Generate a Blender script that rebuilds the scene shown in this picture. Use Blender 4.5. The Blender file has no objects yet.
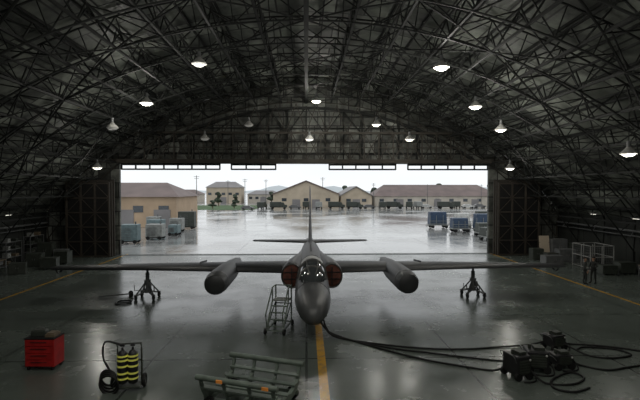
import bpy, bmesh, math, random
from mathutils import Vector, Matrix
random.seed(7)
scene = bpy.context.scene
COL = scene.collection
try:
    scene.view_settings.view_transform = 'Standard'
    scene.view_settings.look = 'None'
except Exception:
    pass

# ------------------------------------------------------------ materials
def mat(name, col, rough=0.5, metal=0.0, var=0.25, scale=3.0, emit=None, estr=0.0, bump=0.0, spec=0.5):
    m = bpy.data.materials.new(name); m.use_nodes = True
    nt = m.node_tree; N = nt.nodes; L = nt.links
    b = N['Principled BSDF']
    tc = N.new('ShaderNodeTexCoord'); nz = N.new('ShaderNodeTexNoise')
    nz.inputs['Scale'].default_value = scale; nz.inputs['Detail'].default_value = 5
    L.new(tc.outputs['Object'], nz.inputs['Vector'])
    cr = N.new('ShaderNodeValToRGB')
    cr.color_ramp.elements[0].position = .3; cr.color_ramp.elements[1].position = .7
    cr.color_ramp.elements[0].color = [c*(1-var) for c in col]+[1]
    cr.color_ramp.elements[1].color = [min(1,c*(1+var)) for c in col]+[1]
    L.new(nz.outputs['Fac'], cr.inputs['Fac']); L.new(cr.outputs['Color'], b.inputs['Base Color'])
    b.inputs['Roughness'].default_value = rough; b.inputs['Metallic'].default_value = metal
    b.inputs['Specular IOR Level'].default_value = spec
    if emit:
        b.inputs['Emission Color'].default_value = list(emit)+[1]; b.inputs['Emission Strength'].default_value = estr
    if bump:
        bp = N.new('ShaderNodeBump'); bp.inputs['Strength'].default_value = bump
        L.new(nz.outputs['Fac'], bp.inputs['Height']); L.new(bp.outputs['Normal'], b.inputs['Normal'])
    return m

M = {}
M['steel'] = mat('dark_steel', (.011,.012,.011), .7, 0, spec=.2)
M['steel2'] = mat('brown_steel', (.026,.023,.018), .7, 0, spec=.25)
M['doorsteel'] = mat('door_steel', (.036,.030,.023), .7, 0, spec=.3)
M['girder'] = mat('grey_girder', (.045,.047,.042), .7, 0, spec=.3)
M['black'] = mat('aircraft_black', (.011,.012,.013), .48, 0, .3, 1.5, spec=.42)
M['radome'] = mat('radome', (.075,.078,.08), .38, 0, .3, 1.2, spec=.5)
M['podfront'] = mat('pod_front_grey', (.028,.03,.031), .48, 0, .3, 1.2, spec=.45)
M['podblack'] = mat('pod_black', (.012,.012,.013), .5)
M['glass'] = mat('canopy_glass', (.05,.056,.06), .08, 0, .15, spec=1.0)
M['frame'] = mat('canopy_frame', (.10,.10,.095), .5)
M['sunshade'] = mat('canopy_sunshade', (.36,.36,.34), .5)
M['lip'] = mat('intake_lip', (.07,.07,.068), .45, .2)
M['redcover'] = mat('intake_cover_fabric', (.11,.04,.028), .9, 0, .5, 5)
M['rubber'] = mat('rubber', (.010,.010,.010), .7, spec=.3)
M['chrome'] = mat('bare_metal', (.25,.25,.25), .4, .8)
M['grey'] = mat('grey_paint', (.10,.105,.105), .55)
M['lgrey'] = mat('light_grey_paint', (.22,.23,.22), .55)
M['white'] = mat('white_paint', (.5,.5,.48), .6)
M['cagewhite'] = mat('cage_paint', (.26,.26,.25), .6)
M['green'] = mat('green_paint', (.125,.155,.13), .5, .1)
M['olive'] = mat('olive_paint', (.03,.036,.028), .6)
M['red'] = mat('red_paint', (.34,.012,.012), .4)
M['yellow'] = mat('reflective_yellow_glow', (.62,.62,.12), .5, emit=(.7,.68,.12), estr=.12)  # weak emission painted in for light caught by the reflective bands
M['orange'] = mat('orange_reflector_glow', (.7,.25,.05), .5, emit=(.8,.25,.03), estr=.06)  # faint self-glow stands in for light returned by the reflectors
M['blue'] = mat('blue_tarp', (.02,.045,.09), .5)
M['teal'] = mat('teal_grey', (.12,.17,.18), .6)
M['wood'] = mat('wood', (.13,.10,.065), .6)
M['tan'] = mat('tan_siding', (.45,.38,.29), .8, 0, .15, .3)
M['tan3'] = mat('warm_tan_siding', (.42,.31,.21), .8, 0, .15, .3)
M['tan2'] = mat('pale_siding', (.46,.42,.36), .8, 0, .15, .3)
M['roof'] = mat('brown_roof', (.13,.092,.084), .6, 0, .25, .3)
M['roofg'] = mat('grey_roof', (.20,.19,.19), .6, 0, .15, .3)
M['win'] = mat('dark_window', (.05,.06,.07), .1)
M['foliage'] = mat('foliage', (.04,.055,.035), .9, 0, .5, 2)
M['hill'] = mat('hazy_hill', (.50,.54,.56), 1, 0, .08, .01)  # rain haze painted in as a pale hill colour
M['grass'] = mat('grass', (.06,.11,.04), .9, 0, .4, .3)
M['carwhite'] = mat('vehicle_grey', (.12,.12,.12), .4)
M['cardark'] = mat('vehicle_olive', (.03,.037,.03), .5)
M['skin'] = mat('skin', (.30,.18,.12), .6)
M['cloth'] = mat('dark_uniform', (.012,.014,.012), .9)
M['hair'] = mat('hair', (.01,.008,.006), .8)
M['bulb'] = mat('lamp_lens', (.9,.9,.85), .4, emit=(1,.96,.84), estr=5)
M['bulbdim'] = mat('lamp_lens_dim', (.35,.35,.33), .4, emit=(1,.98,.9), estr=.08)
M['bulbhalf'] = mat('lamp_lens_half', (.5,.5,.48), .4, emit=(1,.98,.9), estr=.45)
M['bulbmid'] = mat('lamp_lens_mid', (.7,.7,.65), .4, emit=(1,.96,.84), estr=1.3)
M['shade'] = mat('lamp_shade_metal', (.3,.3,.28), .5, .1)

def tiled(name, c1, c2, mort, bw, rh, msize, rough=(.2,.45), nscale=.12, coord='Object', stain=.5, bump=0.0, stains=.25, offset=0.0, spec=.5):
    m = bpy.data.materials.new(name); m.use_nodes = True
    nt=m.node_tree; N=nt.nodes; L=nt.links; b=N['Principled BSDF']; b.inputs['Specular IOR Level'].default_value=spec
    tc=N.new('ShaderNodeTexCoord')
    br=N.new('ShaderNodeTexBrick'); br.offset=offset; br.inputs['Scale'].default_value=1
    br.inputs['Brick Width'].default_value=bw; br.inputs['Row Height'].default_value=rh
    br.inputs['Mortar Size'].default_value=msize; br.inputs['Mortar Smooth'].default_value=.1
    br.inputs['Color1'].default_value=list(c1)+[1]; br.inputs['Color2'].default_value=list(c2)+[1]
    br.inputs['Mortar'].default_value=list(mort)+[1]
    L.new(tc.outputs[coord], br.inputs['Vector'])
    n1=N.new('ShaderNodeTexNoise'); n1.inputs['Scale'].default_value=nscale; n1.inputs['Detail'].default_value=7; n1.inputs['Roughness'].default_value=.65
    L.new(tc.outputs[coord], n1.inputs['Vector'])
    mr=N.new('ShaderNodeMapRange'); mr.inputs['From Min'].default_value=.35; mr.inputs['From Max'].default_value=.65
    mr.inputs['To Min'].default_value=1-stain; mr.inputs['To Max'].default_value=1+stains
    L.new(n1.outputs['Fac'], mr.inputs['Value'])
    mx=N.new('ShaderNodeMix'); mx.data_type='RGBA'; mx.blend_type='MULTIPLY'; mx.inputs['Factor'].default_value=1
    L.new(br.outputs['Color'], mx.inputs['A']); L.new(mr.outputs['Result'], mx.inputs['B'])
    L.new(mx.outputs['Result'], b.inputs['Base Color'])
    r=N.new('ShaderNodeMapRange'); r.inputs['From Min'].default_value=.38; r.inputs['From Max'].default_value=.62
    r.inputs['To Min'].default_value=rough[0]; r.inputs['To Max'].default_value=rough[1]
    L.new(n1.outputs['Fac'], r.inputs['Value']); L.new(r.outputs['Result'], b.inputs['Roughness'])
    if bump:
        n2=N.new('ShaderNodeTexNoise'); n2.inputs['Scale'].default_value=3; n2.inputs['Detail'].default_value=4
        L.new(tc.outputs[coord], n2.inputs['Vector'])
        bp=N.new('ShaderNodeBump'); bp.inputs['Strength'].default_value=bump; bp.inputs['Distance'].default_value=.02
        L.new(n2.outputs['Fac'], bp.inputs['Height']); L.new(bp.outputs['Normal'], b.inputs['Normal'])
    return m, mx, b
M['roofpanel'],_,_ = tiled('roof_insulation', (.165,.178,.155),(.055,.060,.052),(.015,.015,.014), 1.8,2.4,.06,(.5,.8),.5,'UV',.7, stains=.6, offset=.5, spec=.2)
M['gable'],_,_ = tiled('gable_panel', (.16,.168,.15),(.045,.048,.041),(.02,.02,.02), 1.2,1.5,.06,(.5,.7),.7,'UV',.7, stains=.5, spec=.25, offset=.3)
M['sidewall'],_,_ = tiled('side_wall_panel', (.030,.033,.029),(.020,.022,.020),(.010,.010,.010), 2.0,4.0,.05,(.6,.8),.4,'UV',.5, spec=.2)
M['tarmac'],_,_ = tiled('wet_tarmac', (.31,.315,.305),(.28,.285,.28),(.17,.17,.17), 7.5,7.5,.12,(.05,.24),.07,'Object',.3, bump=.2)
M['floor'],fm,fb = tiled('hangar_floor_concrete', (.096,.113,.100),(.088,.104,.091),(.04,.047,.042), 6.1,6.1,.05,(.19,.30),.3,'Object',.18, bump=.07, spec=.5, stains=.12)
nt=M['floor'].node_tree; N=nt.nodes; L=nt.links
tc=N.new('ShaderNodeTexCoord'); sp=N.new('ShaderNodeSeparateXYZ'); L.new(tc.outputs['Object'], sp.inputs[0])
masks=[]
for x0,w in ((.6,.16),(-18.8,.11),(19.6,.11)):
    a=N.new('ShaderNodeMath'); a.operation='SUBTRACT'; a.inputs[1].default_value=x0; L.new(sp.outputs['X'],a.inputs[0])
    c=N.new('ShaderNodeMath'); c.operation='ABSOLUTE'; L.new(a.outputs[0],c.inputs[0])
    d=N.new('ShaderNodeMath'); d.operation='LESS_THAN'; d.inputs[1].default_value=w; L.new(c.outputs[0],d.inputs[0])
    masks.append(d)
s=N.new('ShaderNodeMath'); s.operation='ADD'; L.new(masks[0].outputs[0],s.inputs[0]); L.new(masks[1].outputs[0],s.inputs[1])
s2=N.new('ShaderNodeMath'); s2.operation='ADD'; L.new(s.outputs[0],s2.inputs[0]); L.new(masks[2].outputs[0],s2.inputs[1])
nz=N.new('ShaderNodeTexNoise'); nz.inputs['Scale'].default_value=2.5; nz.inputs['Detail'].default_value=6; L.new(tc.outputs['Object'],nz.inputs['Vector'])
mr=N.new('ShaderNodeMapRange'); mr.inputs['From Min'].default_value=.3; mr.inputs['From Max'].default_value=.5; mr.inputs['To Min'].default_value=.45; mr.inputs['To Max'].default_value=.95
L.new(nz.outputs['Fac'],mr.inputs['Value'])
s3=N.new('ShaderNodeMath'); s3.operation='MULTIPLY'; L.new(s2.outputs[0],s3.inputs[0]); L.new(mr.outputs[0],s3.inputs[1])
mx=N.new('ShaderNodeMix'); mx.data_type='RGBA'; mx.inputs['B'].default_value=(.48,.26,.03,1)
L.new(s3.outputs[0],mx.inputs['Factor']); L.new(fm.outputs['Result'],mx.inputs['A']); L.new(mx.outputs['Result'],fb.inputs['Base Color'])

# ------------------------------------------------------------ mesh builder
class MB:
    def __init__(s): s.v=[]; s.f=[]; s.mi=[]; s.cur=0
    def m(s,i): s.cur=i; return s
    def add(s,vs,fs):
        o=len(s.v); s.v+= [tuple(v) for v in vs]
        for f in fs: s.f.append(tuple(i+o for i in f)); s.mi.append(s.cur)
        return s
    def box(s,c,d,rz=0,taper=1.0):
        vs=[]
        for z in (-1,1):
            t=taper if z>0 else 1
            for x,y in ((-1,-1),(1,-1),(1,1),(-1,1)):
                px,py=x*d[0]/2*t,y*d[1]/2*t
                vs.append((c[0]+px*math.cos(rz)-py*math.sin(rz), c[1]+px*math.sin(rz)+py*math.cos(rz), c[2]+z*d[2]/2))
        return s.add(vs,[(3,2,1,0),(4,5,6,7),(0,1,5,4),(1,2,6,5),(2,3,7,6),(3,0,4,7)])
    def frame(s,p,q):
        p=Vector(p);q=Vector(q);d=(q-p).normalized()
        u=Vector((0,0,1)) if abs(d.z)<.95 else Vector((0,1,0))
        a=d.cross(u).normalized(); b=a.cross(d).normalized()
        return p,q,a,b
    def beam(s,p,q,w,h=None):
        h=h or w; p,q,a,b=s.frame(p,q)
        vs=[]
        for c in (p,q):
            for x,y in ((-1,-1),(1,-1),(1,1),(-1,1)): vs.append(c+a*x*w/2+b*y*h/2)
        return s.add(vs,[(0,1,2,3),(7,6,5,4),(0,4,5,1),(1,5,6,2),(2,6,7,3),(3,7,4,0)])
    def cyl(s,p,q,r,r2=None,n=16,cap=True):
        r2=r if r2 is None else r2; p,q,a,b=s.frame(p,q); vs=[]
        for c,rr in ((p,r),(q,r2)):
            for i in range(n):
                t=2*math.pi*i/n; vs.append(c+a*math.cos(t)*rr+b*math.sin(t)*rr)
        fs=[(i,(i+1)%n,n+(i+1)%n,n+i) for i in range(n)]
        if cap: fs+=[tuple(range(n-1,-1,-1)),tuple(range(n,2*n))]
        return s.add(vs,fs)
    def rings(s,R,cap=True,closed=False):
        n=len(R[0]); vs=[v for r in R for v in r]; fs=[]
        K=len(R)
        for k in range(K if closed else K-1):
            k2=(k+1)%K
            for i in range(n): fs.append((k*n+i,k*n+(i+1)%n,k2*n+(i+1)%n,k2*n+i))
        if cap and not closed: fs+=[tuple(range(n-1,-1,-1)),tuple(range((K-1)*n,K*n))]
        return s.add(vs,fs)
    def loft_y(s,secs,n=28,e=1.0,cap=True):
        R=[]
        for (y,xc,zc,rx,rz) in secs:
            r=[]
            for i in range(n):
                t=2*math.pi*i/n; c=math.cos(t); q=math.sin(t)
                r.append((xc+rx*math.copysign(abs(c)**e,c), y, zc+rz*math.copysign(abs(q)**e,q)))
            R.append(r)
        return s.rings(R,cap)
    def tube(s,pts,r,n=8,sub=6):
        P=[Vector(p) for p in pts]; out=[]
        for i in range(len(P)-1):
            p0=P[max(i-1,0)];p1=P[i];p2=P[i+1];p3=P[min(i+2,len(P)-1)]
            for k in range(sub):
                t=k/sub
                out.append(.5*((2*p1)+(p2-p0)*t+(2*p0-5*p1+4*p2-p3)*t*t+(3*p1-p0-3*p2+p3)*t**3))
        out.append(P[-1]); R=[]
        for i,c in enumerate(out):
            d=(out[min(i+1,len(out)-1)]-out[max(i-1,0)]).normalized()
            u=Vector((0,0,1)) if abs(d.z)<.95 else Vector((0,1,0))
            a=d.cross(u).normalized(); b=a.cross(d).normalized()
            R.append([c+a*math.cos(2*math.pi*j/n)*r+b*math.sin(2*math.pi*j/n)*r for j in range(n)])
        return s.rings(R)
    def torus(s,c,axis,R,r,n=24,k=8):
        p,q,a,b=s.frame(c,Vector(c)+Vector(axis)); ax=Vector(axis).normalized(); rr=[]
        for i in range(n):
            t=2*math.pi*i/n; d=a*math.cos(t)+b*math.sin(t)
            rr.append([p+d*(R+r*math.cos(2*math.pi*j/k))+ax*r*math.sin(2*math.pi*j/k) for j in range(k)])
        return s.rings(rr,closed=True)
    def ball(s,c,r,n=12,k=8):
        R=[]
        for i in range(k+1):
            t=math.pi*i/k; rr=max(math.sin(t),.01)
            R.append([(c[0]+r[0]*rr*math.cos(2*math.pi*j/n),c[1]+r[1]*rr*math.sin(2*math.pi*j/n),c[2]-r[2]*math.cos(t)) for j in range(n)])
        return s.rings(R)

def make(name,mb,mats,parent=None,label=None,category=None,group=None,kind=None,smooth=False,loc=None,rz=0,recalc=True,bevel=0):
    me=bpy.data.meshes.new(name); me.from_pydata(mb.v,[],mb.f)
    if not isinstance(mats,(list,tuple)): mats=[mats]
    for m in mats: me.materials.append(M[m] if isinstance(m,str) else m)
    for p,i in zip(me.polygons,mb.mi): p.material_index=min(i,len(mats)-1)
    if recalc:
        bm=bmesh.new(); bm.from_mesh(me); bmesh.ops.recalc_face_normals(bm,faces=bm.faces); bm.to_mesh(me); bm.free()
    if smooth:
        me.polygons.foreach_set('use_smooth',[True]*len(me.polygons))
        try: me.set_sharp_from_angle(angle=math.radians(40))
        except Exception: pass
    o=bpy.data.objects.new(name,me); COL.objects.link(o)
    if bevel:
        b=o.modifiers.new('Bevel','BEVEL'); b.width=bevel; b.segments=2; b.limit_method='ANGLE'
    if parent: o.parent=parent
    if loc: o.location=loc
    o.rotation_euler[2]=rz
    if label: o['label']=label
    if category: o['category']=category
    if group: o['group']=group
    if kind: o['kind']=kind
    return o
def empty(name,loc,label,category,group=None,rz=0):
    o=bpy.data.objects.new(name,None); o.empty_display_size=.3; COL.objects.link(o)
    o.location=loc; o.rotation_euler[2]=rz; o['label']=label; o['category']=category
    if group: o['group']=group
    return o
def dup(root,loc,rz=None,label=None):
    def cp(o,par):
        n=o.copy(); COL.objects.link(n)
        if par: n.parent=par
        for c in list(o.children): cp(c,n)
        return n
    n=cp(root,None); n.location=loc
    if rz is not None: n.rotation_euler[2]=rz
    if label: n['label']=label
    return n

# ------------------------------------------------------------ building
ZC=-16.2; RR=34.0; RL=32.1; YF=48.6; YB=-8.0; XW=27.0
def arc(th,R): return (R*math.sin(th), ZC+R*math.cos(th))
def roofz(x,R=RR): return ZC+math.sqrt(R*R-x*x)
f=MB(); f.box((0,(YF+.4+YB)/2,-.25),(2*XW+.6,YF+.4-YB,.5)); make('floor',f,'floor',kind='structure',label='worn glossy grey-green concrete hangar floor with painted lines')
thm=math.asin(XW/RR); nseg=60
ce=MB()
for i in range(nseg):
    a0=-thm+2*thm*i/nseg; a1=-thm+2*thm*(i+1)/nseg
    (x0,z0),(x1,z1)=arc(a0,RR),arc(a1,RR)
    ce.add([(x0,YB,z0),(x1,YB,z1),(x1,YF,z1),(x0,YF,z0)],[(0,1,2,3)])
ce.m(1)
for i in range(1,nseg,2):
    a=-thm+2*thm*i/nseg; x,z=arc(a,RR-.08); ce.beam((x,10,z),(x,YF,z),.1,.14)
c=make('ceiling',ce,['roofpanel','steel'],kind='structure',label='arched roof lining of stained grey insulation panels',recalc=False)
uvl=c.data.uv_layers.new(name='UVMap')
for p in c.data.polygons:
    for li in p.loop_indices:
        v=c.data.vertices[c.data.loops[li].vertex_index].co
        uvl.data[li].uv=(math.atan2(v.x,v.z-ZC)*RR, v.y)
def uvbox(o,ax=(0,2)):
    l=o.data.uv_layers.new(name='UVMap')
    for p in o.data.polygons:
        for li in p.loop_indices:
            v=o.data.vertices[o.data.loops[li].vertex_index].co; l.data[li].uv=(v[ax[0]],v[ax[1]])
OX=19.45; OZ=9.5
def gable(y0,y1,opening):
    w=MB(); xs=sorted(set([-XW+2*XW*i/54 for i in range(55)]+([-OX,OX] if opening else [])))
    for x0,x1 in zip(xs[:-1],xs[1:]):
        b=OZ if (opening and x0>=-OX-.001 and x1<=OX+.001) else 0
        z0,z1=roofz(x0),roofz(x1)
        vs=[(x0,y0,b),(x1,y0,b),(x1,y0,z1),(x0,y0,z0),(x0,y1,b),(x1,y1,b),(x1,y1,z1),(x0,y1,z0)]
        w.add(vs,[(0,1,2,3),(7,6,5,4),(0,4,5,1),(3,2,6,7)])
    if opening:
        w.add([(-OX,y0,0),(-OX,y1,0),(-OX,y1,OZ),(-OX,y0,OZ)],[(0,1,2,3)]); w.add([(OX,y0,0),(OX,y1,0),(OX,y1,OZ),(OX,y0,OZ)],[(0,1,2,3)])
    return w
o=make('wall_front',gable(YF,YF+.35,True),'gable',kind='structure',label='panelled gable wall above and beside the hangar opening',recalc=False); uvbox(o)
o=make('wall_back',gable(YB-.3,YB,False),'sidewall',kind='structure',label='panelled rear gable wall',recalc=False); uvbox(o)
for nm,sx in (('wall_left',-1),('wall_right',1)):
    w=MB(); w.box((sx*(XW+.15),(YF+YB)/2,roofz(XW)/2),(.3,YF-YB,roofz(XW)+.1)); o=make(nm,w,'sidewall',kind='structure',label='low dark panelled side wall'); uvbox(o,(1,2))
    w=MB(); w.box((sx*(XW-.06),(YF+YB)/2,.12),(.12,YF-YB,.24)); make('baseboard_'+nm[5:],w,'steel',kind='structure',label='dark steel sill along the side wall')

NR=10
ribs=[13.4+i*(48.2-13.4)/(NR-1) for i in range(NR)]
thl=math.asin(26.6/RL)
for k,y in enumerate(ribs):
    t=MB(); n=32; up=[];lo=[]
    for i in range(n+1):
        a=-thl+2*thl*i/n
        x,z=arc(a,RR-.25)
        if abs(x)>26.7: x=math.copysign(26.7,x)
        up.append((x,y,z)); x,z=arc(a,RL); lo.append((x,y,max(z,.05)))
    for i in range(n):
        t.beam(up[i],up[i+1],.08); t.beam(lo[i],lo[i+1],.1,.08)
        if i%2: t.beam(up[i],lo[i+1],.06)
        else: t.beam(lo[i],up[i+1],.06)
        t.beam(lo[i],up[i],.05)
    t.beam(lo[-1],up[-1],.08)
    t.beam(lo[0],(lo[0][0],y,0.01),.2); t.beam(lo[-1],(lo[-1][0],y,0.01),.2)
    make('roof_truss',t,'steel2' if k>8 else 'steel',label='dark steel arched lattice roof truss spanning the hangar',category='roof truss',group='arched roof trusses')
for j in range(-11,12):
    a=math.radians(4.6*j)
    if abs(a)>thl-.02: continue
    t=MB(); xl,zl=arc(a,RL+.05); xu,zu=arc(a,RR-.3)
    t.beam((xl,8,zl),(xl,YF-.1,zl),.13 if j else .26,.13 if j else .32); t.beam((xu,8,zu),(xu,YF-.1,zu),.12)
    m_=22
    for i in range(m_):
        y0=8+(YF-8.1)*i/m_; y1=8+(YF-8.1)*(i+1)/m_
        if i%2: t.beam((xl,y0,zl),(xu,y1,zu),.07)
        else: t.beam((xu,y0,zu),(xl,y1,zl),.07)
    make('roof_purlin',t,'steel',label='dark steel lattice purlin running the length of the roof',category='roof beam',group='lengthwise lattice purlins')
for k in range(NR-1):
    t=MB(); y0,y1=ribs[k],ribs[k+1]; ym=(y0+y1)/2
    for j in range(-10,10,2):
        a=math.radians(4.6*j); m=math.radians(4.6*(j+1)); b=math.radians(4.6*(j+2))
        if max(abs(a),abs(b))>thl: continue
        (xa,za),(xm,zm),(xb,zb)=arc(a,RL),arc(m,RL),arc(b,RL)
        if (j//2+k)%2:
            t.beam((xa,y0,za),(xm,ym,zm),.07); t.beam((xm,ym,zm),(xb,y1,zb),.07)
        else:
            t.beam((xb,y0,zb),(xm,ym,zm),.07); t.beam((xm,ym,zm),(xa,y1,za),.07)
        (xp,zp),(xq,zq)=arc(a,RR-.3),arc(b,RR-.3)
        t.beam((xm,ym,zm),(xp,ym,zp),.06); t.beam((xm,ym,zm),(xq,ym,zq),.06)
    make('roof_bracing',t,'steel',label='thin dark steel diagonal bracing between two roof trusses',category='roof bracing',group='diagonal roof bracing')
t=MB(); y=47.4; Z0,Z1=OZ+.2,12.6
t.beam((-OX-2,y,Z0),(OX+2,y,Z0),.3,.4); t.beam((-17,y,Z1),(17,y,Z1),.22); t.beam((-18.6,y,11.1),(18.6,y,11.1),.1)
n=26
for i in range(n+1):
    x=-OX+2*OX*i/n
    if abs(x)>17.2: continue
    t.beam((x,y,Z0),(x,y,Z1),.12)
    if i<n and abs(x+2*OX/n)<17.2:
        x1=x+2*OX/n
        t.beam((x,y,Z0),(x1,y,Z1),.09); t.beam((x,y,Z1),(x1,y,Z0),.09)
for i in range(-7,8):
    x=i*2.1; zt=roofz(x+1.05,RL-.3)
    if zt>Z1+.6: t.beam((x,y,Z1),(x+1.05,y,zt),.09); t.beam((x+2.1,y,Z1),(x+1.05,y,zt),.09)
make('header_truss',t,'steel2',label='deep brown steel lattice girder above the hangar opening',category='girder')
t=MB(); y=48.35
for i in range(-9,10):
    x=i*1.95
    if roofz(x,RL-.4)>Z1+.3: t.beam((x,y,OZ+.1),(x,y,roofz(x,RL-.4)),.14)
for z in (10.6,11.8,13.2,14.4):
    h=min(math.sqrt((RL-.4)**2-(z-ZC)**2),99); t.beam((-h,y,z),(h,y,z),.12)
for i in range(-6,6):
    x0,x1=i*1.95,(i+1)*1.95; za,zb=12.6,min(roofz(x0,RL-.4),roofz(x1,RL-.4))
    if zb>za+.4:
        t.beam((x0,y,za if i%2 else zb),(x1,y,zb if i%2 else za),.1)
make('gable_framing',t,'steel',label='dark steel framing posts and braces on the gable wall',category='wall framing')
t=MB(); n=40
for i in range(n):
    a=-.62+1.24*i/n; b=-.62+1.24*(i+1)/n
    (x0,z0),(x1,z1)=arc(a,RL-.65),arc(b,RL-.65); t.beam((x0,47.9,z0),(x1,47.9,z1),.24,.24)
make('arch_girder',t,'steel',label='dark curved edge girder following the gable arch',category='girder')
for x0,x1 in ((-19.1,-9.0),(-7.8,-3.2),(2.4,9.4),(10.7,19.2)):
    t=MB(); t.beam((x0,48.3,8.9),(x1,48.3,8.9),.1,.16); t.beam((x0,48.3,9.4),(x1,48.3,9.4),.1,.2)
    nn=int((x1-x0)/1.6)+1
    for i in range(nn+1):
        x=x0+(x1-x0)*i/nn; t.beam((x,48.3,8.85),(x,48.3,9.6),.14)
    make('door_guide_rail',t,'steel',label='dark steel door guide rail hanging under the header girder',category='door rail',group='hanging door guide rails')
for y in (47.9,48.3):
    t=MB(); t.box((0,y,.012),(48,.1,.024)); make('trim_%d'%(1 if y<48 else 2),t,'grey',kind='structure',label='steel door track set in the floor')
di=1
for sx in (-1,1):
    for k in range(3):
        t=MB(); y=47.6-k*.45; xc=sx*(21.75+k*.05); H=7.8-k*.15; W=4.2
        t.m(0).box((xc,y+.1,H/2+.02),(W,.06,H))
        t.m(1)
        for i in range(4):
            x=xc-W/2+W*i/3; t.beam((x,y,.02),(x,y,H),.16)
        for i in range(6):
            z=.1+(H-.2)*i/5; t.beam((xc-W/2,y,z),(xc+W/2,y,z),.12)
        for i in range(5):
            z0=.1+(H-.2)*i/5; z1=.1+(H-.2)*(i+1)/5
            for q in range(3):
                xa=xc-W/2+W*q/3; xb=xa+W/3
                t.beam((xa,y,z0 if (i+q)%2 else z1),(xb,y,z1 if (i+q)%2 else z0),.06)
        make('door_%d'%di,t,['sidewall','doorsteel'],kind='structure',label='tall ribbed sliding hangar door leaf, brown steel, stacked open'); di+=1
# ------------------------------------------------------------ high bay lamps
def make_lamp(loc,power,kind):
    x,y,z=loc; top=min(roofz(x)-1.0, z+2.6)
    r=empty('high_bay_lamp',(x,y,z),'round bell-shaped high-bay lamp hanging from the roof steel, lit' if kind!='bulbdim' else 'round bell-shaped high-bay lamp hanging from the roof steel, unlit','ceiling lamp','high-bay lamps')
    a=MB(); R=[]; q=.84
    for rr,zz in ((.1,.42),(.16,.36),(.24,.28),(.42,.14),(.5,.04),(.54,-.02),(.51,-.01),(.4,.1),(.2,.26),(.08,.36)):
        R.append([(q*rr*math.cos(2*math.pi*i/20),q*rr*math.sin(2*math.pi*i/20),zz) for i in range(20)])
    a.rings(R); make('lamp_shade',a,'shade',r,smooth=True)
    a=MB(); a.cyl((0,0,.36),(0,0,.72),.12,.1,12); make('ballast_housing',a,'grey',r,smooth=True)
    a=MB(); a.cyl((0,0,.7),(0,0,top-z),.025,n=6); make('hanging_rod',a,'steel',r)
    a=MB(); a.ball((0,0,0),(.38,.38,.18),16,8); make('lens',a,kind,r,smooth=True)
    if power:
        ld=bpy.data.lights.new('lamp_light','POINT'); ld.energy=power; ld.shadow_soft_size=.35; ld.color=(1,.97,.89)
        lo=bpy.data.objects.new('lamp_light',ld); COL.objects.link(lo); lo.parent=r; lo.location=(0,0,-.55)
P=560
for x,y,z,k in ((8.0,27.2,14.0,2),(-6.4,27.9,14.3,3),(-11.3,33.1,12.9,2),(11.9,32.2,12.6,2),(.93,43,15,2),(14.7,34.5,11.3,1),
    (6.7,44,13.0,1),(9.9,44,11.6,1),(.3,45,11.7,3),(-5.45,44,12.9,0),(-9.6,44,11.6,0),(-14.5,35,11.4,0),(-18.7,41.8,8.75,1),(18.7,41.8,8.75,1),(18.6,26.1,8.85,1)):
    make_lamp((x,y,z),{2:P,1:P*.4,0:0,3:P*.25}[k],{2:'bulb',1:'bulbmid',0:'bulbdim',3:'bulbhalf'}[k])
for x,y,z in ((-6,12,14.3),(6,12,14.3),(0,6,14.5),(-8,1,13.8),(8,1,13.8)):  # unseen lamps above and behind the camera, added to brighten the interior
    make_lamp((x,y,z),P*1.3,'bulb')

# ------------------------------------------------------------ aircraft
AX=.3
air=empty('airplane',(AX,29,0),'black long-winged reconnaissance jet parked nose-on with two wing pods','airplane')
def P_(name,mb,mats,parent=air,**k):
    mb.v=[(x,y-29,z) for x,y,z in mb.v]
    return make(name,mb,mats,parent,**k)
a=MB(); secs=[(21.6,0,1.59,.85,.85),(22.2,0,1.64,.86,.88),(23,0,1.69,.87,.91),(24.5,0,1.78,.88,.94),(26,0,1.84,.88,.94),(28,0,1.9,.88,.93),(31,0,1.97,.85,.88),(34,0,2.1,.7,.74),(37,0,2.25,.5,.52),(39,0,2.32,.38,.38)]
a.loft_y(secs,36,.95); P_('fuselage',a,'black',smooth=True)
a=MB(); a.loft_y([(19.4,0,1.34,.02,.02),(19.43,0,1.34,.19,.19),(19.6,0,1.355,.38,.38),(19.95,0,1.39,.55,.55),(20.45,0,1.45,.69,.69),(21.0,0,1.52,.79,.79),(21.6,0,1.59,.85,.85)],36); P_('nose_cone',a,'radome',smooth=True,label='grey blunt rounded radome nose')
a=MB(); a.loft_y([(38.9,0,2.32,.33,.33),(39.3,0,2.33,.33,.33)],24); P_('exhaust_nozzle',a,'lip',smooth=True)
a=MB(); cs=[(21.5,0,2.28,.12,.12),(21.9,0,2.30,.46,.40),(22.5,0,2.32,.65,.68),(23.3,0,2.36,.71,.86),(24.1,0,2.40,.71,.89),(24.8,0,2.44,.62,.77),(25.6,0,2.46,.48,.56),(26.8,0,2.49,.2,.24)]
a.loft_y(cs,28); can=P_('canopy',a,'glass',smooth=True,label='dark glossy cockpit canopy')
def arch_frame(y,rx,rz,zc,w=.05):
    fr=MB(); pts=[(rx*math.cos(t),y,zc+rz*math.sin(t)) for t in [math.pi*i/12 for i in range(13)]]
    for p,q in zip(pts[:-1],pts[1:]): fr.beam(p,q,w)
    P_('canopy_frame',fr,'frame',can,label='grey canopy frame hoop')
arch_frame(22.5,.665,.70,2.32,.07); arch_frame(23.3,.725,.88,2.36,.08); arch_frame(24.8,.635,.785,2.44,.06)
for sx in (-1,1):
    fr=MB(); fr.beam((sx*.14,21.9,2.70),(sx*.26,22.5,2.98),.055); fr.beam((sx*.26,22.5,2.98),(sx*.29,23.3,3.2),.05); P_('canopy_frame',fr,'frame',can,label='grey windscreen post')
a=MB(); R=[]
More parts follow.
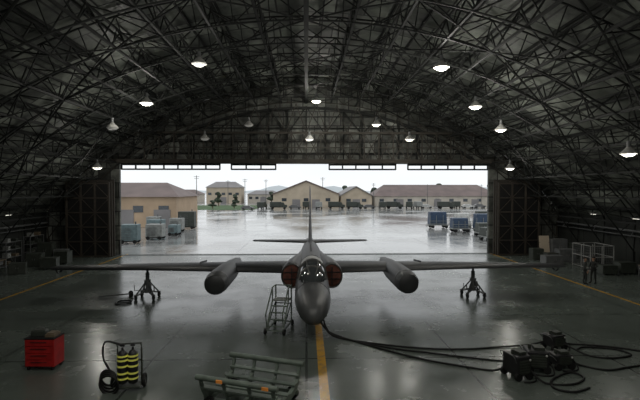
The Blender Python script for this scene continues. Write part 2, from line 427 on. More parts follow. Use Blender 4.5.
for y,rx,rz,zc in ((23.42,.73,.885,2.365),(24.1,.73,.91,2.40),(24.7,.645,.80,2.435)):
    R.append([(rx*math.cos(t),y,zc+rz*math.sin(t)) for t in [math.radians(42+96*i/8) for i in range(9)]]+[((rx-.03)*math.cos(t),y,zc+(rz-.03)*math.sin(t)) for t in [math.radians(138-96*i/8) for i in range(9)]])
a.rings(R); P_('sunshade',a,'sunshade',can,smooth=True,label='pale sunshade panel on canopy top')
for sx in (-1,1):
    a=MB(); a.loft_y([(25.15,sx*1.1,2.05,.52,.62),(25.3,sx*1.1,2.05,.59,.69),(25.8,sx*1.08,2.06,.62,.7),(27.5,sx*.95,2.1,.58,.64),(30,sx*.65,2.15,.4,.5),(33,sx*.4,2.2,.3,.4)],28)
    P_('air_intake',a,'black',smooth=True)
    a=MB(); R=[]
    for i in range(28):
        t=2*math.pi*i/28; c0=Vector((sx*1.1+.55*math.cos(t),25.13,2.05+.65*math.sin(t)))
        R.append([c0+Vector((math.cos(t)*math.cos(u)*.045,math.sin(u)*.06,math.sin(t)*math.cos(u)*.045)) for u in [2*math.pi*j/8 for j in range(8)]])
    a.rings(R,closed=True); P_('intake_lip',a,'lip',smooth=True)
    a=MB(); a.loft_y([(25.10,sx*1.1,2.05,.30,.40),(25.12,sx*1.1,2.05,.45,.55),(25.15,sx*1.1,2.05,.5,.6)],28)
    a.m(1).beam((sx*1.1-.42,25.08,1.88),(sx*1.1+.42,25.08,1.88),.05); a.beam((sx*1.1-.42,25.08,2.25),(sx*1.1+.42,25.08,2.25),.05); a.beam((sx*1.1,25.08,1.55),(sx*1.1,25.08,2.55),.06)
    P_('intake_cover',a,['redcover','podblack'],smooth=True,label='dull red-brown intake cover')
def airfoil(x,le,te,t,z):
    c=te-le
    prof=[(0,0),(.03,.4),(.12,.75),(.3,1),(.55,.8),(.8,.4),(1,.03),(1,-.03),(.8,-.15),(.55,-.3),(.3,-.4),(.12,-.35),(.03,-.22)]
    return [(x,le+c*u,z+t*.62*w) for u,w in prof]
for sx in (-1,1):
    a=MB(); a.rings([airfoil(sx*x,le,te,t,z) for x,le,te,t,z in ((.5,26.7,31.0,.68,1.95),(4.5,27.1,30.7,.54,1.97),(10,27.7,30.2,.36,1.98),(15.6,28.2,29.8,.2,1.92),(16.1,28.5,29.7,.08,1.92))])
    wg=P_('wing',a,'black',smooth=True)
    a=MB(); a.beam((sx*6.8,28.3,2.3),(sx*6.8,30.2,2.12),.03,.12); P_('wing_fence',a,'podblack',wg)
    a=MB(); X=sx*5.0
    a.m(0).loft_y([(24.3,X,1.90,.61,.59),(25.2,X,1.90,.63,.61),(27.5,X,1.86,.62,.58),(29.5,X,1.86,.52,.46),(31.2,X,1.9,.32,.28),(32.6,X,1.95,.03,.03)],28)
    pod=P_('wing_pod',a,'black',smooth=True,label='large blunt cigar-shaped black pod under the wing')
    a=MB(); a.loft_y([(23.5,X,1.89,.03,.03),(23.51,X,1.89,.40,.39),(23.58,X,1.89,.51,.50),(23.85,X,1.895,.585,.57),(24.3,X,1.90,.61,.59)],28); P_('pod_nose',a,'podfront',pod,smooth=True,label='blunt grey pod nose')
    a=MB(); a.loft_y([(24.22,X,1.90,.58,.56),(24.25,X,1.90,.622,.602),(24.35,X,1.90,.625,.605),(24.38,X,1.90,.59,.57)],28,cap=False); P_('pod_band',a,'lip',pod,smooth=True)
    a=MB(); a.rings([airfoil(sx*x,le,te,t,z) for x,le,te,t,z in ((.1,35.3,37.9,.26,2.68),(4.4,36.2,37.5,.13,2.72),(4.55,36.5,37.4,.05,2.72))])
    P_('horizontal_stabilizer',a,'black',smooth=True)
    a=MB(); a.tube([(sx*15.6,28.5,1.85),(sx*15.65,28.9,1.6),(sx*15.6,29.4,1.8)],.05,6,4); P_('wingtip_skid',a,'podblack',wg)
a=MB(); R=[]
for z,le,te,t in ((2.4,33.6,38.2,.34),(3.2,34.6,38.3,.28),(5.0,35.8,38.5,.16),(6.8,36.8,38.6,.10),(7.1,37.2,38.6,.05)):
    c=te-le; R.append([(x*t/2,le+c*u,z) for u,x in ((0,0),(.08,.6),(.3,1),(.6,.7),(1,.04),(1,-.04),(.6,-.7),(.3,-1),(.08,-.6))])
a.rings(R); P_('tail_fin',a,'black',smooth=True)
for y0,z0,d0,h0 in ((31,2.95,.5,.3),(29.5,2.95,.3,.25)):
    a=MB(); a.box((0,y0,z0),(.06,d0,h0),taper=.7); P_('antenna',a,'podblack')
g=MB(); g.cyl((0,26.4,.38),(0,26.4,1.2),.09); g.cyl((-.3,26.4,.38),(.3,26.4,.38),.06); gl=P_('main_landing_gear',g,'lgrey')
for x in (-.24,.24):
    g=MB(); g.cyl((x-.11,26.4,.38),(x+.11,26.4,.38),.38,n=24); P_('wheel',g,'rubber',gl,smooth=True)
g=MB(); g.cyl((0,35,.15),(0,35.1,1.6),.06); tg=P_('tail_landing_gear',g,'lgrey')
g=MB(); g.cyl((-.12,35,.16),(.12,35,.16),.16,n=20); P_('wheel',g,'rubber',tg,smooth=True)
for sx in (-1,1):
    g=MB(); g.add([(sx*.25,25.6,1.05),(sx*.6,25.6,.45),(sx*.6,27.2,.45),(sx*.25,27.2,1.05)],[(0,1,2,3)]); P_('gear_door',g,'black')

def jack(loc,h):
    r=empty('wing_jack',(loc[0],loc[1],0),'wheeled tripod jack stand holding up the slender black wing','jack stand','wing jack stands')
    a=MB(); a.cyl((0,0,.45),(0,0,h-.28),.12,n=12); a.cyl((0,0,h-.35),(0,0,h-.03),.07,n=10); a.box((0,0,h-.03),(.34,.3,.05)); a.cyl((0,0,.95),(0,0,1.15),.2,n=12); a.cyl((0,0,.36),(0,0,.6),.2,n=12); a.box((.18,-.1,.8),(.14,.16,.3)); make('post',a,'grey',r,smooth=True)
    for i in range(4):
        t=math.pi/4+i*math.pi/2; c,s_=math.cos(t),math.sin(t)
        a=MB(); a.beam((c*.1,s_*.1,1.05),(c*.74,s_*.74,.3),.07); a.beam((c*.1,s_*.1,.45),(c*.74,s_*.74,.26),.08); a.beam((c*.42,s_*.42,.34),(c*.42,s_*.42,.68),.05); make('leg',a,'grey',r)
        a=MB(); X=c*.76;Y=s_*.76; a.cyl((X-.06,Y,.15),(X+.06,Y,.15),.15,n=16); a.m(1).box((X,Y,.28),(.18,.1,.12)); make('caster_wheel',a,['rubber','chrome'],r,smooth=True)
    a=MB(); a.beam((-.7,-.3,.55),(-.1,0,.5),.035); a.beam((-.7,-.3,.55),(-.7,-.3,.9),.035); make('pump_handle',a,'chrome',r)
jack((-9.9,28.9),1.88); jack((10.6,28.9),1.88)

# ------------------------------------------------------------ crew stand beside nose
r=empty('access_stand',(-1.2,22.2,0),'slim grey-green tubular access ladder with small platform beside the nose','work stand',rz=math.radians(-12))
a=MB(); xa,xb=-.5,.30
for x in (xa,xb):
    a.beam((x,-.9,.2),(x,.75,.2),.06); a.beam((x,-.9,.2),(x,.15,1.35),.06); a.beam((x,.75,.2),(x,.75,2.0),.06); a.beam((x,.15,1.35),(x,.15,2.0),.05)
    a.beam((x,.15,2.0),(x,.75,2.0),.05); a.beam((x,-.9,.2),(x,.75,1.2),.045); a.beam((x,-1.0,.95),(x,.15,2.0),.05); a.beam((x,-1.0,.95),(x,-.8,.35),.04)
for z,y in ((.2,-.9),(.2,.75),(2.0,.75),(1.1,.75)): a.beam((xa,y,z),(xb,y,z),.05)
make('frame',a,'green',r)
a=MB(); a.box(((xa+xb)/2,.45,1.36),(xb-xa,.64,.05)); make('platform',a,'lgrey',r)
for i in range(4):
    a=MB(); t=(i+.6)/4.4; a.box(((xa+xb)/2,-.9+1.05*t,.2+1.15*t),(xb-xa,.14,.035)); make('step',a,'green',r)
for x in (xa-.05,xb+.05):
    for y in (-.88,.78):
        a=MB(); a.cyl((x-.05,y,.14),(x+.05,y,.14),.14,n=14); make('wheel',a,'rubber',r,smooth=True)

# ------------------------------------------------------------ cradle trolley
r=empty('cradle_trolley',(-1.72,14.45,0),'low grey-green engine cradle trolley with curved slatted bed and orange reflectors','trolley',rz=math.radians(-21))
HL=1.26; HW=1.02
a=MB()
for y in (-.7,.7): a.beam((-HL,y,.27),(HL,y,.27),.13)
for x in (-HL+.1,0,HL-.1): a.beam((x,-.7,.27),(x,.7,.27),.11)
make('base_frame',a,'green',r)
def bedpt(x,t,s=1.0): return (x,-math.cos(t)*HW*s,1.05-max(math.sin(t),0)**.75*.62*s)
for x in (-HL+.06,-.42,.42,HL-.06):
    ends=abs(x)>1; a=MB(); n=16; v=[]; th=.2 if ends else .13; wd=.06 if ends else .05
    for dx in (-wd,wd):
        for i in range(n+1): v.append(bedpt(x+dx,math.pi*i/n,1.0))
        for i in range(n+1):
            p=bedpt(x+dx,math.pi*i/n,1.0); v.append((p[0],p[1]*.93,max(p[2]-th,.24)))
    K=2*(n+1); fs=[]
    for i in range(n):
        fs+=[(i,i+1,n+2+i,n+1+i),(K+i+1,K+i,K+n+1+i,K+n+2+i),(i,K+i,K+i+1,i+1),(n+1+i,n+2+i,K+n+2+i,K+n+1+i)]
    a.add(v,fs); a.beam((x,-HW,.98),(x,-.7,.27),.08); a.beam((x,HW,.98),(x,.7,.27),.08)
    make('curved_end_plate' if ends else 'curved_rib',a,'green',r)
for y in (-HW,HW):
    a=MB(); a.cyl((-HL-.1,y,1.07),(HL+.1,y,1.07),.085,n=12); make('side_rail',a,'green',r,smooth=True)
for tt in (.14,.3,.5,.7,.86):
    p=bedpt(-HL,tt*math.pi,.95); q=bedpt(HL,tt*math.pi,.95)
    a=MB(); a.beam(p,q,.2,.05); make('slat',a,'green',r)
for x in (-1.05,1.05):
    for y in (-.78,.78):
        a=MB(); a.cyl((x,y-.07,.2),(x,y+.07,.2),.2,n=18); make('wheel',a,'rubber',r,smooth=True)
for x,y in ((-.5,-HW-.1),(1.0,-HW-.1)):
    a=MB(); a.box((x,y,1.07),(.2,.04,.09)); make('reflector',a,'orange',r)

# ------------------------------------------------------------ red tool cabinet
r=empty('tool_cabinet',(-9.95,17.7,0),'red steel rolling tool cabinet with dark tools on top','tool cabinet',rz=math.radians(-2))
a=MB(); a.box((0,0,.66),(1.1,.7,1.04)); make('body',a,'red',r,bevel=.02)
for i in range(4):
    a=MB(); a.box((0,-.37,.29+i*.25),(1.0,.03,.225)); d=make('drawer',a,'red',r,bevel=.006)
    a=MB(); a.beam((-.3,-.4,.33+i*.25),(.3,-.4,.33+i*.25),.018); make('handle',a,'podblack',d)
a=MB(); a.box((0,0,1.195),(1.14,.74,.04)); make('top_mat',a,'rubber',r)
for x in (-.45,.45):
    for y in (-.26,.26):
        a=MB(); a.cyl((x-.03,y,.08),(x+.03,y,.08),.08,n=14); a.m(1).box((x,y,.14),(.05,.08,.06)); make('caster_wheel',a,['rubber','chrome'],r)
r=empty('toolbox',(-10.15,17.75,1.22),'small dark toolbox with carrying handle on the red cabinet','toolbox',rz=.1)
a=MB(); a.box((0,0,.08),(.55,.3,.16)); a.box((0,0,.19),(.55,.3,.06),taper=.85); make('body',a,'olive',r,bevel=.01)
a=MB(); a.tube([(-.15,0,.21),(-.14,0,.29),(.14,0,.29),(.15,0,.21)],.012,6,3); make('handle',a,'chrome',r)
a=MB(); a.box((0,0,.05),(.35,.45,.1)); a.box((0,0,.12),(.25,.35,.05)); make('parts_tray',a,'wood',label='shallow brown tray of parts on the red cabinet',category='tray',loc=(-9.65,17.7,1.215))

# ------------------------------------------------------------ fire extinguisher cart
r=empty('fire_extinguisher_cart',(-6.2,15.6,0),'dark wheeled double-cylinder cart with reflective yellow bands and coiled hose','fire extinguisher',rz=.15)
for x in (.0,.33):
    a=MB(); a.loft_y([(0,0,0,.04,.04),(.03,0,0,.13,.13),(.1,0,0,.165,.165),(1.0,0,0,.165,.165),(1.1,0,0,.12,.12),(1.16,0,0,.04,.04),(1.25,0,0,.035,.035)],20)
    a.v=[(x+p[0],p[2],p[1]+.2) for p in a.v]; cy=make('cylinder_tank',a,'podblack',r,smooth=True)
    for z in (.38,.56,.80,1.0,1.14):
        a=MB(); a.cyl((x,0,z),(x,0,z+.06),.17,n=20,cap=True); make('reflective_band',a,'yellow',cy,smooth=True)
    a=MB(); a.cyl((x-.07,0,1.5),(x+.07,0,1.5),.03,n=8); a.torus((x,0,1.55),(0,0,1),.06,.012,12,6); make('valve',a,'rubber',cy)
a=MB()
for x in (-.22,.56): a.tube([(x,.0,.12),(x,.25,.2),(x,.27,1.2),(x-.03,.35,1.45)],.03,6,4)
a.beam((-.27,.36,1.45),(.55,.36,1.45),.05); a.beam((-.22,.26,.9),(.56,.26,.9),.04); a.box((.17,.02,.14),(.85,.5,.05)); make('cart_frame',a,'olive',r)
for x in (-.33,.67):
    a=MB(); a.torus((x,.15,.24),(1,0,0),.18,.06); a.m(1).cyl((x-.04,.15,.24),(x+.04,.15,.24),.1,n=12); make('wheel',a,['rubber','grey'],r,smooth=True)
a=MB()
for i in range(4): a.torus((-.44+.02*i,-.05-.06*i,.46-.06*i),(.3,1,.1),.27+.02*i,.038,24,6)
a.tube([(-.40,-.05,.7),(-.6,-.05,1.2),(-.55,0,1.65),(-.2,0,1.6),(0,0,1.5)],.035,6,5); make('hose',a,'rubber',r,smooth=True)

# ------------------------------------------------------------ ground support equipment and hoses
def power_cart(loc,rz,w,d,h,label):
    r=empty('ground_power_unit',(loc[0],loc[1],0),label,'ground equipment',rz=rz)
    a=MB(); a.box((0,0,.16+h/2),(w,d,h)); make('housing',a,'podblack',r,bevel=.05)
    a=MB()
    for i in range(5): a.box((0,-d/2-.01,.22+h*.1+i*h*.14),(w*.7,.03,.03))
    a.box((0,-d/2,.16+h*.45),(w*.74,.02,h*.7)); make('vent_grille',a,'olive',r)
    a=MB(); a.box((w*.1,-d*.05,.16+h+.05),(w*.5,d*.5,.1)); a.cyl((-w*.3,0,.16+h),(-w*.3,0,.16+h+.16),.06,n=10); make('control_box',a,'olive',r)
    a=MB(); a.tube([(-w/2,-d*.4,h*.9),(-w/2-.15,-d*.4,h*1.3),(-w/2-.15,d*.4,h*1.3),(-w/2,d*.4,h*.9)],.018,6,3); make('handle',a,'grey',r)
    for x in (-w*.4,w*.4):
        for y in (-d*.45,d*.45):
            a=MB(); a.cyl((x,y-.05,.14),(x,y+.05,.14),.14,n=16); make('wheel',a,'rubber',r,smooth=True)
    a=MB(); a.ball((w*.35,-d/2-.03,.16+h*.8),(.04,.03,.04),8,6); make('indicator_lamp',a,'white',r)
    a=MB(); a.tube([(w*.5,-d*.2,.4),(w*.7,-d*.4,.2),(w*.6,-d*.7,.05),(w*.1,-d*.8,.04),(-w*.3,-d*.7,.04)],.03,6,5); make('cable',a,'rubber',r,smooth=True)
power_cart((7.6,16.3),.3,.6,.8,.7,'boxy black ground power unit with coiled cables around it')
power_cart((8.6,16.9),-.2,.75,.8,.65,'black ground support cart with control box and cables')
power_cart((9.65,17.1),.15,.7,.6,.4,'low black ground support cart with cables')
power_cart((10.5,19.1),.35,.7,.6,.5,'small black wheeled pump unit beside coiled hose')
hoses=[[(.65,20.9,.8),(1.0,20.7,.3),(1.6,20.6,.05),(3.5,19.7,.04),(5.2,19.2,.04),(6.8,19.1,.04),(8.2,19.3,.04),(9.6,19.4,.1),(10.1,19.2,.3)],
 [(.55,21.4,.8),(.95,21.2,.25),(1.8,20.6,.04),(3.2,19.2,.04),(4.6,18.0,.04),(6.0,17.2,.04),(6.9,16.8,.04),(7.3,16.5,.3)],
 [(.75,21.0,.85),(1.1,20.9,.2),(2.0,20.4,.04),(3.6,19.3,.04),(5.3,18.6,.04),(6.8,18.0,.04),(7.9,17.7,.04),(8.3,17.3,.3)],
 [(8.0,16.0,.3),(8.3,15.6,.05),(9.2,15.5,.04),(9.9,16.0,.04),(9.7,16.5,.05),(8.7,15.9,.04),(8.4,15.2,.04),(8.9,14.9,.04),(9.6,15.2,.04)],
 [(10.8,18.9,.3),(11.4,18.2,.05),(12.2,17.9,.04),(13.2,18.2,.04),(13.0,18.9,.04),(11.9,19.2,.04),(11.4,18.9,.06)],
 [(10.0,17.2,.25),(10.5,17.2,.04),(11.2,16.7,.04),(12.4,17.0,.04),(14.5,17.5,.04)],
 [(10.8,19.1,.3),(11.5,19.6,.04),(13.0,19.2,.04),(14.4,18.4,.04),(16.0,18.0,.04)]]
for i,h in enumerate(hoses):
    a=MB(); a.tube(h,.038,8,7); make('hose',a,'rubber',smooth=True,label='thick black service hose running across floor to the jet' if i<3 else 'thick black service hose lying on the hangar floor',category='hose',group='floor hoses')
r=empty('tow_bar',(-12.0,29.2,0),'low steel tow bar lying on the floor near the jack','tow bar',rz=.4)
a=MB(); a.beam((-1.0,0,.14),(.9,0,.14),.07); a.beam((.9,-.3,.14),(.9,.3,.14),.07); make('bar',a,'grey',r)
for y in (-.3,.3):
    a=MB(); a.cyl((.9,y-.04,.14),(.9,y+.04,.14),.14,n=14); make('wheel',a,'rubber',r)
a=MB(); a.torus((0,0,.035),(0,0,1),.45,.03); a.torus((.05,.05,.09),(0,0,1),.4,.03); make('hose',a,'rubber',label='coiled black hose lying on the floor',category='hose',group='floor hoses',loc=(-10.9,27.6,0))

# ------------------------------------------------------------ side clutter
def cabinet(loc,w,d,h,color,label,rz=0):
    r=empty('storage_cabinet',loc,label,'cabinet',rz=rz)
    a=MB(); a.box((0,0,h/2),(w,d,h)); make('body',a,color,r,bevel=.02)
    for x in (-w/4,w/4):
        a=MB(); a.box((x,-d/2-.015,h/2),(w/2-.06,.03,h-.15)); dd=make('door',a,color,r)
        a=MB(); a.beam((x*.25,-d/2-.05,h*.5),(x*.25,-d/2-.05,h*.62),.03); make('handle',a,'chrome',dd)
def bench(loc,w,rz,label):
    r=empty('workbench',loc,label,'workbench',rz=rz)
    a=MB(); a.box((0,0,.9),(w,.8,.06)); make('bench_top',a,'wood',r)
    for x in (-w/2+.08,w/2-.08):
        for y in (-.34,.34):
            a=MB(); a.beam((x,y,0),(x,y,.87),.07); make('leg',a,'grey',r)
    a=MB(); a.box((0,0,.3),(w-.2,.7,.04)); make('shelf',a,'grey',r)
    a=MB(); a.box((w*.3,.05,.7),(.5,.6,.34)); make('drawer',a,'grey',r)
def rack(loc,w,h,rz,label):
    r=empty('shelf_rack',loc,label,'shelf',rz=rz)
    a=MB()
    for x in (-w/2,w/2):
        for y in (-.3,.3): a.beam((x,y,0),(x,y,h),.05)
    a.beam((-w/2,.3,0),(w/2,.3,h),.03); a.beam((w/2,.3,0),(-w/2,.3,h),.03); make('frame',a,'grey',r)
    for i in range(4):
        a=MB(); a.box((0,0,.15+i*(h-.2)/3),(w,.6,.04)); make('shelf',a,'grey',r)
        for k in range(2):
            if random.random()<.8:
                q=MB(); ww=random.uniform(.3,.6); hh=random.uniform(.2,.4); q.box((0,0,hh/2),(ww,.45,hh)); q.box((0,0,hh-.02),(ww+.03,.48,.05)); q.m(1).box((0,-.24,hh*.45),(.12,.02,.05))
                X=(-.5+k)*w*.5; c,s_=math.cos(rz),math.sin(rz)
                make('storage_box',q,[random.choice(['wood','lgrey','olive','olive']),'steel'],label='lidded storage box on a metal shelf rack',category='box',group='boxes on shelf racks',loc=(loc[0]+X*c,loc[1]+X*s_,.17+i*(h-.2)/3),rz=rz)
def crate(loc,w,d,h,rz=0):
    a=MB(); a.box((0,0,h/2+.08),(w,d,h-.08))
    for x in (-w*.35,0,w*.35): a.box((x,0,.05),(.1,d,.1))
    for x in (-w*.4,w*.4): a.box((x,-d/2-.015,h/2+.08),(.09,.03,h-.1))
    a.box((0,-d/2-.015,h*.85),(w,.03,.09)); a.box((0,0,h+.05),(w+.06,d+.06,.04))
    make('shipping_crate',a,'olive',label='dark battened shipping crate standing by the side wall',category='crate',group='dark shipping crates',loc=loc,rz=rz)
HP=math.pi/2
rack((-26.2,41.5,0),2.2,2.2,HP,'grey metal shelf rack with boxes by the side wall')
rack((-26.2,45.0,0),2.2,2.4,HP,'tall grey metal shelf rack near the hangar doors')
bench((-25.6,38.2,0),2.4,HP,'wooden-topped steel workbench by the side wall')
cabinet((-25.0,45.0,0),1.4,.7,1.7,'olive','dark two-door steel cabinet beside stacked hangar doors')
cabinet((-23.4,44.6,0),1.2,.7,1.1,'grey','short grey steel cabinet beside stacked hangar doors')
cabinet((-23.9,41.2,0),1.3,.8,1.2,'olive','dark olive equipment cabinet standing on the floor',rz=.2)
cabinet((-23.2,37.6,0),1.2,.7,.9,'olive','low dark equipment cabinet standing on the floor',rz=.4)
cabinet((25.0,45.0,0),1.5,.9,1.9,'grey','wide grey steel cabinet beside the hangar doors')
cabinet((26.4,44.6,0),1.0,.9,1.5,'olive','dark steel cabinet near the side wall')
cabinet((24.4,42.6,0),1.6,.9,1.2,'grey','low grey equipment cabinet standing on the floor')
cabinet((22.3,43.9,0),1.1,.8,1.1,'olive','dark equipment case standing beside a board')
cabinet((22.2,40.9,0),1.7,.9,.85,'grey','low grey rolling equipment chest',rz=.1)
for l in ((-22.0,40.0,0),(-24.8,36.0,0),(25.6,36.2,0)): crate(l,1.3,.9,.9,random.uniform(-.2,.2))
crate((24.0,36.0,0),1.2,.9,.7); crate((22.9,42.4,0),1.0,.8,.8); crate((-22.2,42.6,0),1.2,.9,1.1)
bench((26.2,34.0,0),2.0,HP,'wooden-topped workbench near the two people')
rack((26.4,31.0,0),2.0,2.1,-HP,'grey metal shelf rack by the side wall')
r=empty('wooden_board',(23.6,44.9,0),'pale plywood board leaning among the cabinets','board')
a=MB(); a.add([(-.5,-.2,0),(.5,-.2,0),(.5,.1,2.2),(-.5,.1,2.2),(-.5,-.16,0),(.5,-.16,0),(.5,.14,2.2),(-.5,.14,2.2)],[(0,1,2,3),(7,6,5,4),(0,4,5,1),(3,2,6,7),(0,3,7,4),(1,5,6,2)]); make('panel',a,'tan',r)
for x in (-.45,.45):
    a=MB(); a.beam((x,.0,1.6),(x,.45,0),.04); make('support_strut',a,'grey',r)
r=empty('storage_cage',(25.0,39.4,0),'pale tubular metal wire storage cage','cage')
a=MB()
for x in (-1,0,1):
    for y in (-1.3,0,1.3):
        a.beam((x,y,0),(x,y,2.0),.05)
for z in (.1,1.05,2.0):
    for x in (-1,1): a.beam((x,-1.3,z),(x,1.3,z),.05)
    for y in (-1.3,1.3): a.beam((-1,y,z),(1,y,z),.05)
make('frame',a,'cagewhite',r)
a=MB()
for i in range(14):
    x=-1+2*i/13; a.beam((x,-1.3,.1),(x,-1.3,2.0),.012)
for i in range(18):
    y=-1.3+2.6*i/17; a.beam((-1,y,.1),(-1,y,2.0),.012)
for i in range(9):
    z=.2+i*.2; a.beam((-1,-1.3,z),(1,-1.3,z),.012); a.beam((-1,-1.3,z),(-1,1.3,z),.012)
make('wire_mesh',a,'grey',r)
for x,y,z in ((25.4,40,4.6),(25.6,35,4.5),(-25.4,40,4.6)):
    r=empty('wall_light',(x,y,z),'long thin fluorescent light fixed to the side steelwork','wall lamp','fluorescent wall lights')
    a=MB(); a.box((0,0,.06),(.2,.9,.08)); make('housing',a,'grey',r)
    a=MB(); a.cyl((0,-.35,0),(0,.35,0),.025,n=8); make('tube',a,'bulbmid',r)
    a=MB(); a.beam((0,0,.1),(math.copysign(.8,x),0,.4),.04); make('bracket',a,'steel',r)
for sx in (-1,1):
    a=MB(); a.cyl((sx*26.6,10,3.4),(sx*26.6,48,3.4),.09,n=8); a.cyl((sx*26.6,10,3.0),(sx*26.6,48,3.0),.05,n=8)
    for i in range(8): a.beam((sx*26.6,12+i*5,2.9),(sx*27.0,12+i*5,3.5),.05)
    make('wall_pipe',a,'grey',label='grey service pipes running along the side wall',category='pipe',group='side wall pipes')

# ------------------------------------------------------------ people
def person(loc,rz,label,arm):
    V=[];E=[];Rr=[]
    def v(p,r,par=None):
        V.append(p);Rr.append(r); i=len(V)-1
        if par is not None: E.append((par,i))
        return i
    pel=v((0,0,.95),.15); b=v((0,0,1.12),.14,pel); ch=v((0,.0,1.32),.165,b); nk=v((0,0,1.48),.07,ch); n2=v((0,-.01,1.54),.055,nk)
    h1=v((0,-.02,1.61),.085,n2); h2=v((0,-.015,1.69),.095,h1); h3=v((0,0,1.76),.07,h2)
    ns=v((0,-.125,1.655),.016,h1)
    for s in (-1,1):
        st=.05 if s>0 else -.06
        hp=v((s*.1,0,.88),.1,pel); kn=v((s*.12,-.02+st*.6 ,.5),.068,hp); an=v((s*.13,.02+st,.1),.045,kn); ft=v((s*.14,-.06+st,.05),.045,an); to=v((s*.15,-.17+st,.04),.035,ft)
        sh=v((s*.19,0,1.42),.065,ch)
        if arm=='down' or s<0: el=(s*.26,.02,1.14); wr=(s*.27,-.08,.9); d=Vector((0,-.2,-1)).normalized()
        else: el=(s*.27,-.03,1.15); wr=(s*.14,-.24,1.12); d=Vector((-s*.8,-.5,.1)).normalized()
        e=v(el,.048,sh); w=v(wr,.032,e)
        pm=Vector(wr)+d*.06; p_=v(tuple(pm),.034,w)
        side=Vector((0,1,0)) if abs(d.z)>.5 else Vector((0,0,1))
        for k,(off,ln) in enumerate(((-.03,.07),(-.01,.085),(.012,.08),(.032,.06))):
            a0=pm+d*.03+side*off; f1=v(tuple(a0),.01,p_); f2=v(tuple(a0+d*ln*.5+Vector((-s*.006,0,0))),.009,f1); v(tuple(a0+d*ln+Vector((-s*.02,0,0))),.008,f2)
        t1=v(tuple(pm-side*.04),.011,p_); v(tuple(pm-side*.06+d*.04),.009,t1)
        v((s*.1,0,1.67),.018,h2)
    me=bpy.data.meshes.new('tmp'); me.from_pydata(V,E,[]); ob=bpy.data.objects.new('tmp',me); COL.objects.link(ob)
    ob.modifiers.new('Skin','SKIN'); sd=ob.modifiers.new('S','SUBSURF'); sd.levels=1
    for i,sv in enumerate(me.skin_vertices[0].data): sv.radius=(Rr[i],Rr[i]*(.75 if i in (0,1,2) else 1)); sv.use_root=(i==0)
    dg=bpy.context.evaluated_depsgraph_get(); dg.update()
    m2=bpy.data.meshes.new_from_object(ob.evaluated_get(dg)); bpy.data.objects.remove(ob)
    m2.materials.clear()
    for k in ('cloth','skin','rubber'): m2.materials.append(M[k])
    for p in m2.polygons:
        c=p.center
        p.material_index = 1 if c.z>1.5 or (abs(c.x)>.2 and c.z<.88 and c.z>.6) else (2 if c.z<.1 else 0); p.use_smooth=True
    r=empty('person',loc,label,'person',rz=rz); r.scale=(1.08,1.08,1.08)
    bo=bpy.data.objects.new('body',m2); COL.objects.link(bo); bo.parent=r
    a=MB(); a.ball((0,.015,1.74),(.1,.11,.1),12,8); a.box((0,-.1,1.755),(.13,.1,.015)); make('cap',a,'hair',r,smooth=True)
    a=MB(); a.box((0,0,.96),(.34,.26,.06)); make('belt',a,'rubber',r)
person((19.95,32.3,0),1.2,'person in dark uniform and cap standing with arms down','down')
person((20.7,32.5,0),-1.1,'person in dark uniform and cap standing with one forearm raised','up')

# ------------------------------------------------------------ outside
g=MB(); g.add([(-700,YF+.4,-.03),(700,YF+.4,-.03),(700,1500,-.03),(-700,1500,-.03)],[(0,1,2,3)])
make('ground',g,'tarmac',kind='structure',label='wide rain-soaked grey concrete apron with glossy puddles')
g=MB(); g.box((-47,180,.0),(58,44,.12)); make('grass_strip',g,'grass',kind='stuff',label='strip of green grass beyond the wet apron',category='grass')

def house(x0,x1,y0,y1,eave,ridge,wm,rm,label,axis='x',windows=4,doors=(0.3,)):
    xc=(x0+x1)/2; r=empty('building',(xc,y0,0),label,'building'); w=x1-x0; d=y1-y0
    a=MB()
    if axis=='x':
        a.box((0,d/2,eave/2),(w,d,eave)); make('wall',a,wm,r)
        a=MB(); o=.6; a.add([(-w/2-o,-o,eave),(w/2+o,-o,eave),(w/2-d*.25,d/2,ridge),(-w/2+d*.25,d/2,ridge),(w/2+o,d+o,eave),(-w/2-o,d+o,eave)],[(0,1,2,3),(1,4,2),(4,5,3,2),(5,0,3),(0,5,4,1)]); make('roof',a,rm,r)
    else:
        a.add([(-w/2,0,0),(w/2,0,0),(w/2,0,eave),(0,0,ridge),(-w/2,0,eave),(-w/2,d,0),(w/2,d,0),(w/2,d,eave),(0,d,ridge),(-w/2,d,eave)],[(0,1,2,3,4),(9,8,7,6,5),(0,5,6,1),(1,6,7,2),(4,9,5,0)]); make('wall',a,wm,r)
        a=MB(); o=.5
        prof=[(-w/2-o,eave-.2),(0,ridge+.12),(w/2+o,eave-.2),(w/2+o,eave+.15),(0,ridge+.5),(-w/2-o,eave+.15)]
        a.add([(x,-.6,z) for x,z in prof]+[(x,d+.4,z) for x,z in prof],[(0,1,4,5),(1,2,3,4),(6,11,10,7),(7,10,9,8)]+[(i,6+i,6+(i+1)%6,(i+1)%6) for i in range(6)])
        make('roof',a,rm,r)
    for i in range(windows):
        x=-w/2+w*(i+.5)/windows; a=MB(); a.box((x,-.05,eave*.6),(min(1.8,w/windows*.5),.1,1.2)); make('window',a,'win',r)
    for q in doors:
        x=-w/2+w*q; a=MB(); a.box((x,-.06,min(3.2,eave*.7)/2),(min(3,w*.25),.12,min(3.2,eave*.7))); make('door',a,'roofg',r)
house(-60,-23.5,84,100,5.5,8.2,'tan3','roof','tan single-storey building with brown hipped roof on wet apron','x',8,(.75,.93))
house(-12.5,12.3,174,214,5.1,9.9,'tan','roof','tan gabled maintenance hangar with brown roof across the apron','y',3,(.35,.65))
house(13.6,26.0,182,214,4.4,7.8,'tan','roofg','small tan gabled building with grey roof across the apron','y',2,(.5,))
house(28.0,80,188,210,4.2,9.0,'tan2','roof','long low building with brown roof behind parked vehicles','x',9,(.2,.5,.8))
house(-50,-33,232,246,8,11,'tan','roofg','two-storey tan building beyond grass','x',5,(.5,))
